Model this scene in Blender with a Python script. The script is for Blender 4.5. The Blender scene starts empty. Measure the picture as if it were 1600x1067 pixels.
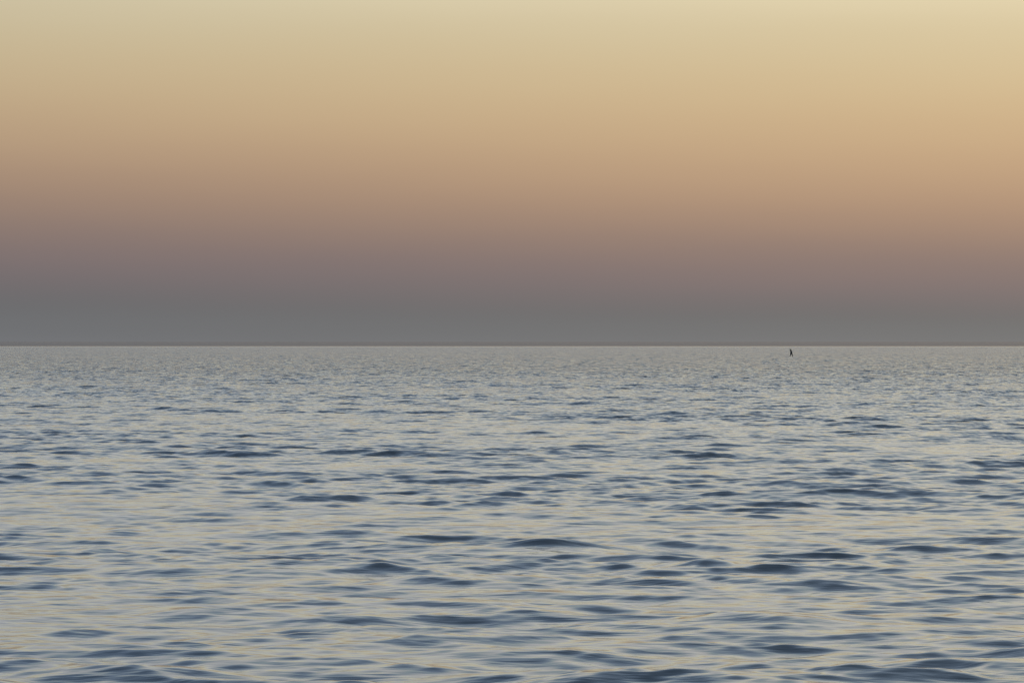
import bpy, bmesh, math
import numpy as np

# ------------------------------------------------------------------ camera
scene = bpy.context.scene
CAM_H = 4.0
cam_data = bpy.data.cameras.new("camera")
cam = bpy.data.objects.new("camera", cam_data)
scene.collection.objects.link(cam)
scene.camera = cam
cam.location = (0, 0, CAM_H)
cam.rotation_euler = (math.radians(90), 0, 0)
cam_data.lens = 110
cam_data.sensor_width = 36
cam_data.clip_start = 0.1
cam_data.clip_end = 200000
F = 110 / 36 * 1600                      # focal length in photograph pixels

scene.view_settings.view_transform = 'Standard'
scene.view_settings.look = 'None'
scene.view_settings.exposure = 0
scene.view_settings.gamma = 1

def lin(c):
    return tuple(((v/255)/12.92 if v/255 <= 0.04045 else ((v/255+0.055)/1.055)**2.4) for v in c) + (1,)

# ------------------------------------------------------------------ sky after sunset
world = bpy.data.worlds.new("World")
scene.world = world
world.use_nodes = True
nt = world.node_tree
nt.nodes.clear()
N, L = nt.nodes.new, nt.links.new
out = N('ShaderNodeOutputWorld'); bg = N('ShaderNodeBackground')
L(bg.outputs[0], out.inputs[0])
geo = N('ShaderNodeTexCoord')
sep = N('ShaderNodeSeparateXYZ'); L(geo.outputs['Generated'], sep.inputs[0])
def wm(op, a, b=None, c=None):
    n = N('ShaderNodeMath'); n.operation = op
    for i, v in enumerate((a, b, c)):
        if v is None: continue
        if isinstance(v, (int, float)): n.inputs[i].default_value = v
        else: L(v, n.inputs[i])
    return n.outputs[0]
elev = wm('MULTIPLY', wm('ARCSINE', sep.outputs[2]), 180/math.pi)      # degrees
az = wm('MULTIPLY', wm('ARCTAN2', sep.outputs[0], sep.outputs[1]), 180/math.pi)
# faint uneven layers in the dusk haze
mp = N('ShaderNodeMapping'); mp.inputs['Scale'].default_value = (1.5, 1.5, 14)
L(geo.outputs['Generated'], mp.inputs[0])
nz = N('ShaderNodeTexNoise'); nz.inputs['Scale'].default_value = 3; nz.inputs['Detail'].default_value = 3
L(mp.outputs[0], nz.inputs['Vector'])
elev2 = wm('ADD', elev, wm('MULTIPLY', wm('SUBTRACT', nz.outputs[0], 0.5), 0.35))
# the glow sits lower (bands lie lower) towards the sunset side, on the right
azr = wm('MULTIPLY', az, math.pi/180)
glow = wm('MULTIPLY', wm('TANH', wm('MULTIPLY', azr, 2.2)), wm('COSINE', wm('MULTIPLY', azr, 0.5)))
elev2 = wm('ADD', elev2, wm('MULTIPLY', glow, wm('MINIMUM', wm('MULTIPLY', elev, 0.6), 0.6)))
t = wm('SQRT', wm('DIVIDE', wm('MAXIMUM', elev2, 0), 90))
ramp = N('ShaderNodeValToRGB'); L(t, ramp.inputs[0])
ramp.color_ramp.interpolation = 'B_SPLINE'
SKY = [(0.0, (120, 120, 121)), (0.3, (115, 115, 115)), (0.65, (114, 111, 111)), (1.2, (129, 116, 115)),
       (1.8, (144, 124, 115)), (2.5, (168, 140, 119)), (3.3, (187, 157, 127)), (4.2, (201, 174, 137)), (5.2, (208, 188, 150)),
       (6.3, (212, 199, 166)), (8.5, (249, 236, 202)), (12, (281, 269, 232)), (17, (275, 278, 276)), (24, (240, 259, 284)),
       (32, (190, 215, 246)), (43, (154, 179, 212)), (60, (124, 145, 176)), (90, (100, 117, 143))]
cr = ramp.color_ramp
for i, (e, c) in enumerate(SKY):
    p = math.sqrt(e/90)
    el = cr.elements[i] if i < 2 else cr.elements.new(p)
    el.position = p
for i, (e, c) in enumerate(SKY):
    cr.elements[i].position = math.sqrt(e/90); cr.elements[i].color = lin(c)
# slow brightening and warming towards the right
side = wm('MULTIPLY_ADD', glow, 0.25, 1.0)
tint = N('ShaderNodeCombineColor')
L(side, tint.inputs[0]); L(wm('MULTIPLY_ADD', wm('SUBTRACT', side, 1), 0.75, 1), tint.inputs[1])
L(wm('MULTIPLY_ADD', wm('SUBTRACT', side, 1), 0.35, 1), tint.inputs[2])
mul = N('ShaderNodeMix'); mul.data_type = 'RGBA'; mul.blend_type = 'MULTIPLY'; mul.inputs[0].default_value = 1
L(ramp.outputs[0], mul.inputs[6]); L(tint.outputs[0], mul.inputs[7])
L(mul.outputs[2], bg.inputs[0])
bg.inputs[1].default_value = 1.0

# ------------------------------------------------------------------ materials
def mat(name):
    m = bpy.data.materials.new(name); m.use_nodes = True
    return m, m.node_tree, m.node_tree.nodes['Principled BSDF']

def water_material():
    m, t, p = mat('sea_water')
    n, l = t.nodes.new, t.links.new
    p.inputs['Base Color'].default_value = (0.032, 0.045, 0.055, 1)
    p.inputs['Roughness'].default_value = 0.09
    p.inputs['IOR'].default_value = 1.5
    tc = n('ShaderNodeTexCoord')
    # calm beyond the wind line: ripples die away far out
    cd = n('ShaderNodeSeparateXYZ'); l(tc.outputs['Object'], cd.inputs[0])
    # ripple roughness of the open water, glassier beyond the wind line
    rr = n('ShaderNodeMapRange'); rr.interpolation_type = 'SMOOTHSTEP'
    rr.inputs[1].default_value = CALM*0.90; rr.inputs[2].default_value = CALM*1.10
    rr.inputs[3].default_value = 0.115; rr.inputs[4].default_value = 0.035
    l(cd.outputs[1], rr.inputs[0]); l(rr.outputs[0], p.inputs['Roughness'])
    last = None
    # chop too small for the mesh far out: rises with distance as mesh waves thin out
    mpn = n('ShaderNodeMapping'); mpn.inputs['Scale'].default_value = (1.25, 0.8, 1)
    l(tc.outputs['Object'], mpn.inputs[0])
    tn = n('ShaderNodeTexNoise'); tn.inputs['Scale'].default_value = 0.55
    tn.inputs['Detail'].default_value = 3; tn.inputs['Roughness'].default_value = 0.6
    l(mpn.outputs[0], tn.inputs['Vector'])
    b = n('ShaderNodeBump'); b.inputs['Distance'].default_value = 1.0
    m1 = n('ShaderNodeMapRange'); m1.inputs[1].default_value = 45; m1.inputs[2].default_value = 450
    m1.inputs[3].default_value = 0.0; m1.inputs[4].default_value = 0.75; b.inputs['Distance'].default_value = 1.3
    m2 = n('ShaderNodeMapRange'); m2.interpolation_type = 'SMOOTHSTEP'
    m2.inputs[1].default_value = CALM*0.90; m2.inputs[2].default_value = CALM*1.10
    m2.inputs[3].default_value = 1; m2.inputs[4].default_value = 0
    mm = n('ShaderNodeMath'); mm.operation = 'MULTIPLY'
    l(cd.outputs[1], m1.inputs[0]); l(cd.outputs[1], m2.inputs[0])
    l(m1.outputs[0], mm.inputs[0]); l(m2.outputs[0], mm.inputs[1]); l(mm.outputs[0], b.inputs['Strength'])
    l(tn.outputs[0], b.inputs['Height'])
    last = b.outputs[0]
    turn = 0.12
    for (sc, stretch, strength, dist, det) in ((0.9, (0.34, 1, 1), 0.7, 0.13, 4), (4.0, (0.3, 1, 1), 0.6, 0.025, 3)):
        mpn = n('ShaderNodeMapping'); mpn.inputs['Scale'].default_value = stretch
        mpn.inputs['Rotation'].default_value = (0, 0, turn); turn = -turn
        l(tc.outputs['Object'], mpn.inputs[0])
        tn = n('ShaderNodeTexNoise'); tn.inputs['Scale'].default_value = sc
        tn.inputs['Detail'].default_value = det; tn.inputs['Roughness'].default_value = 0.5
        tn.inputs['Distortion'].default_value = 0.4
        l(mpn.outputs[0], tn.inputs['Vector'])
        b = n('ShaderNodeBump'); b.inputs['Distance'].default_value = dist
        mr = n('ShaderNodeMapRange'); mr.interpolation_type = 'SMOOTHSTEP'
        mr.inputs[1].default_value = CALM*0.90; mr.inputs[2].default_value = CALM*1.10
        mr.inputs[3].default_value = strength; mr.inputs[4].default_value = 0.02
        l(cd.outputs[1], mr.inputs[0]); l(mr.outputs[0], b.inputs['Strength'])
        l(tn.outputs[0], b.inputs['Height'])
        if last: l(last, b.inputs['Normal'])
        last = b.outputs[0]
    # steeper wave fronts face the shore; far out only those fronts are seen
    lean = n('ShaderNodeMapRange'); lean.inputs[1].default_value = 60; lean.inputs[2].default_value = 400
    lean.inputs[3].default_value = 0.045; lean.inputs[4].default_value = 0.18
    l(cd.outputs[1], lean.inputs[0])
    lm = n('ShaderNodeMath'); lm.operation = 'MULTIPLY'; l(lean.outputs[0], lm.inputs[0]); l(m2.outputs[0], lm.inputs[1])
    ln = n('ShaderNodeMath'); ln.operation = 'MULTIPLY'; ln.inputs[1].default_value = -1; l(lm.outputs[0], ln.inputs[0])
    cx = n('ShaderNodeCombineXYZ'); l(ln.outputs[0], cx.inputs[1])
    va = n('ShaderNodeVectorMath'); va.operation = 'ADD'; l(last, va.inputs[0]); l(cx.outputs[0], va.inputs[1])
    vn = n('ShaderNodeVectorMath'); vn.operation = 'NORMALIZE'; l(va.outputs[0], vn.inputs[0])
    l(vn.outputs[0], p.inputs['Normal'])
    return m

# ------------------------------------------------------------------ the sea
CALM = F * CAM_H / 8.0                  # distance of the wind line, about 1.2 km
rng = np.random.default_rng(11)

def spectrum():
    W = []
    n = 190
    for i in range(n):
        u = (i + rng.random()) / n
        lam = 0.3 * (9/0.3) ** u
        k = 2*math.pi/lam
        # slope per band
        if lam > 4: s = 0.013
        elif lam > 2.2: s = 0.019
        elif lam > 0.8: s = 0.038
        else: s = 0.024
        s *= 0.88
        s *= 0.6 + 0.8*rng.random()
        spread = math.radians(24 if lam > 0.9 else 36)
        th = -math.pi/2 + rng.normal() * spread + math.radians(4)
        W.append((lam, k, s*0.55/k, math.cos(th), math.sin(th), rng.random()*2*math.pi))
    return W

def build_sea():
    # rows fan out from the shore with spacing that grows with distance
    rs = [1.0]
    while rs[-1] < 60000:
        r = rs[-1]
        g = 0.02 if r < 20 else (0.0016 if r < 1100 else 0.008 if r < 4000 else 0.06)
        rs.append(r*(1+g))
    rs = np.array(rs)
    front = np.radians(np.linspace(-11, 11, 640))
    sideR = np.radians(11 + 169*np.linspace(0, 1, 150)[1:]**1.6)
    ang = np.concatenate([-sideR[::-1], front, sideR])[1:]   # the seam at +-180 is closed below
    nr, na = len(rs), len(ang)
    R, A = np.meshgrid(rs, ang, indexing='ij')
    X = R*np.sin(A); Y = R*np.cos(A)
    dr = np.gradient(rs)[:, None] * np.ones_like(A)
    da = np.gradient(ang)[None, :] * R
    W = spectrum()
    Z = np.zeros_like(X); DX = np.zeros_like(X); DY = np.zeros_like(X)
    # wave groups: patches of rougher and smoother water
    G = np.ones_like(X)
    for _ in range(18):
        lam = rng.uniform(4, 45); th = rng.random()*2*math.pi
        G += 0.10*np.sin(2*math.pi/lam*(0.5*X*math.cos(th)+Y*math.sin(th)) + rng.random()*6.28)
    G = np.clip(G, 0.6, 1.35)
    damp_far = 1 - np.clip((R - CALM*0.93)/(CALM*0.15), 0, 1)*0.97
    for (lam, k, a, dx, dy, ph) in W:
        cell = np.maximum(dr*abs(dy), da*abs(dx)*0.8)
        w = np.clip(lam/np.maximum(cell, 1e-6)/1.5 - 1.0, 0, 1)
        act = w.max(axis=1) > 0
        if not act.any(): continue
        ii = np.where(act)[0]; s = slice(ii[0], ii[-1]+1)
        P = k*(dx*X[s]+dy*Y[s]) + ph
        ww = a*w[s]
        Z[s] += ww*np.cos(P); sn = ww*np.sin(P)*1.15
        DX[s] -= sn*dx; DY[s] -= sn*dy
    m = G*damp_far
    Z *= m; DX *= m; DY *= m
    # single steeper crests: x, distance, height, half length, half depth, skew
    for (px, py, h, lx, ly, sk) in ((868, 856, 0.16, 1.2, 0.42, 0.05), (1108, 884, 0.13, 0.8, 0.42, -0.35), (705, 908, 0.14, 1.1, 0.6, 0.12),
                                    (545, 968, 0.17, 1.2, 0.7, 0.0), (1190, 975, 0.15, 1.1, 0.6, -0.06), (820, 958, 0.09, 0.9, 0.6, -0.15),
                                    (1355, 768, 0.12, 1.2, 0.7, 0.08), (40, 716, 0.13, 1.4, 0.9, 0.0), (370, 712, 0.12, 1.3, 0.9, 0.0),
                                    (330, 958, 0.09, 0.8, 0.5, 0.05), (560, 852, 0.10, 1.0, 0.6, 0.0)):
        d = F*CAM_H/(py-533.5); x0 = (px-800)/F*d
        v = (Y-d) - sk*(X-x0); u = X-x0
        q = np.exp(-(u/lx)**2 - (v/ly)**2)
        Z += h*q; DY += -0.35*h*q
    co = np.stack([X+DX, Y+DY, Z], -1).reshape(-1, 3).astype(np.float32)
    i = np.arange(nr-1)[:, None]; j = np.arange(na)[None, :]; j2 = (j+1) % na
    faces = np.stack([i*na+j, i*na+j2, (i+1)*na+j2, (i+1)*na+j], -1).reshape(-1, 4)[:, ::-1]
    # centre cap
    co = np.vstack([co, [[0, 0, Z[0].mean()]]]).astype(np.float32)
    c = len(co)-1
    tri = np.stack([np.full(na, c), (np.arange(na)+1) % na, np.arange(na)], -1)
    nf = len(faces)
    loops = np.concatenate([faces.ravel(), tri.ravel()]).astype(np.int32)
    starts = np.concatenate([np.arange(nf)*4, nf*4+np.arange(na)*3]).astype(np.int32)
    me = bpy.data.meshes.new('sea')
    me.vertices.add(len(co)); me.vertices.foreach_set('co', co.ravel())
    me.loops.add(len(loops)); me.loops.foreach_set('vertex_index', loops)
    me.polygons.add(len(starts)); me.polygons.foreach_set('loop_start', starts)
    me.update(calc_edges=True)
    me.polygons.foreach_set('use_smooth', np.ones(len(starts), dtype=bool))
    me.materials.append(water_material())
    o = bpy.data.objects.new('sea', me)
    scene.collection.objects.link(o)
    o['kind'] = 'structure'
    print('sea verts', len(co), 'nz', me.polygons[1000].normal.z, 'rms height', Z[:, na//2].std())
    return o
build_sea()

# ------------------------------------------------------------------ the bird low over the water
def build_bird():
    m, t, p = mat('dark_feathers')
    nn = t.nodes.new('ShaderNodeTexNoise'); nn.inputs['Scale'].default_value = 9
    rp = t.nodes.new('ShaderNodeValToRGB')
    rp.color_ramp.elements[0].color = (0.006, 0.006, 0.007, 1); rp.color_ramp.elements[1].color = (0.022, 0.021, 0.02, 1)
    t.links.new(nn.outputs[0], rp.inputs[0]); t.links.new(rp.outputs[0], p.inputs['Base Color'])
    p.inputs['Roughness'].default_value = 0.75
    D = 270.0*1.6; S = D / F                          # metres per photograph pixel at the bird
    # banking bird: near wing up to the left, far wing down to the right
    me = bpy.data.meshes.new('flying_bird'); bm = bmesh.new()
    def loft(secs, n=10):                # secs: (centre xyz, half width vec, half thick vec)
        rings = []
        for c, u, v in secs:
            rings.append([bm.verts.new([c[k]+u[k]*math.cos(2*math.pi*q/n)+v[k]*math.sin(2*math.pi*q/n) for k in range(3)]) for q in range(n)])
        for a, b in zip(rings, rings[1:]):
            for q in range(n): bm.faces.new((a[q], a[(q+1) % n], b[(q+1) % n], b[q]))
        bm.faces.new(rings[0][::-1]); bm.faces.new(rings[-1])
    s = S
    # body: head away and slightly up-left, tail towards lower left (local units = photo px)
    def P(x, y, z): return (x*s, y*s, z*s)
    body = [((-2.4, -5, -5.9), 0.45, 0.3), ((-1.7, -3.8, -4.2), 0.6, 0.4), ((-0.6, -2, -1.8), 1.1, 0.85), ((0.1, 0, 0.2), 1.6, 1.4),
            ((0.3, 1.8, 1.8), 1.1, 1.15), ((0.3, 3.0, 3.0), 0.75, 0.8), ((0.2, 3.8, 3.9), 0.75, 0.75), ((0.1, 4.6, 4.7), 0.5, 0.5), ((0.0, 5.4, 5.3), 0.15, 0.15)]
    loft([(P(*c), P(w*1.15, 0, 0), P(0, h*0.8, h*0.2)) for c, w, h in body])
    up = [((0.2, 0.6, 0.6), 0.95, 2.2), ((-0.6, 0.9, 2.2), 1.1, 2.1), ((-1.25, 0.7, 4.0), 0.8, 1.9), ((-1.7, 0, 5.6), 0.5, 1.3), ((-1.95, -0.9, 7.0), 0.3, 0.6)]
    loft([(P(*c), P(w, 0, 0.1), P(0.12*h, h, 0)) for c, w, h in up])
    dn = [((0.2, 0.4, 0.2), 0.9, 2.2), ((1.1, 0.8, -1.4), 1.0, 2.1), ((1.7, 0.7, -3.2), 0.7, 1.9), ((2.1, 0, -5.0), 0.55, 1.3), ((2.1, -0.9, -6.9), 0.3, 0.6)]
    loft([(P(*c), P(w, 0, 0.1), P(0.12*h, h, 0)) for c, w, h in dn])
    bmesh.ops.recalc_face_normals(bm, faces=bm.faces)
    bm.to_mesh(me); bm.free()
    me.materials.append(m)
    for f in me.polygons: f.use_smooth = True
    o = bpy.data.objects.new('flying_bird', me); scene.collection.objects.link(o)
    rm = o.modifiers.new('join', 'REMESH'); rm.mode = 'VOXEL'; rm.voxel_size = 0.018
    o.location = ((1236.3-800)*S, D, CAM_H-(551-533.5)*S)
    o['label'] = 'small dark bird with wings spread, flying low over the water near the horizon'
    o['category'] = 'bird'
build_bird()
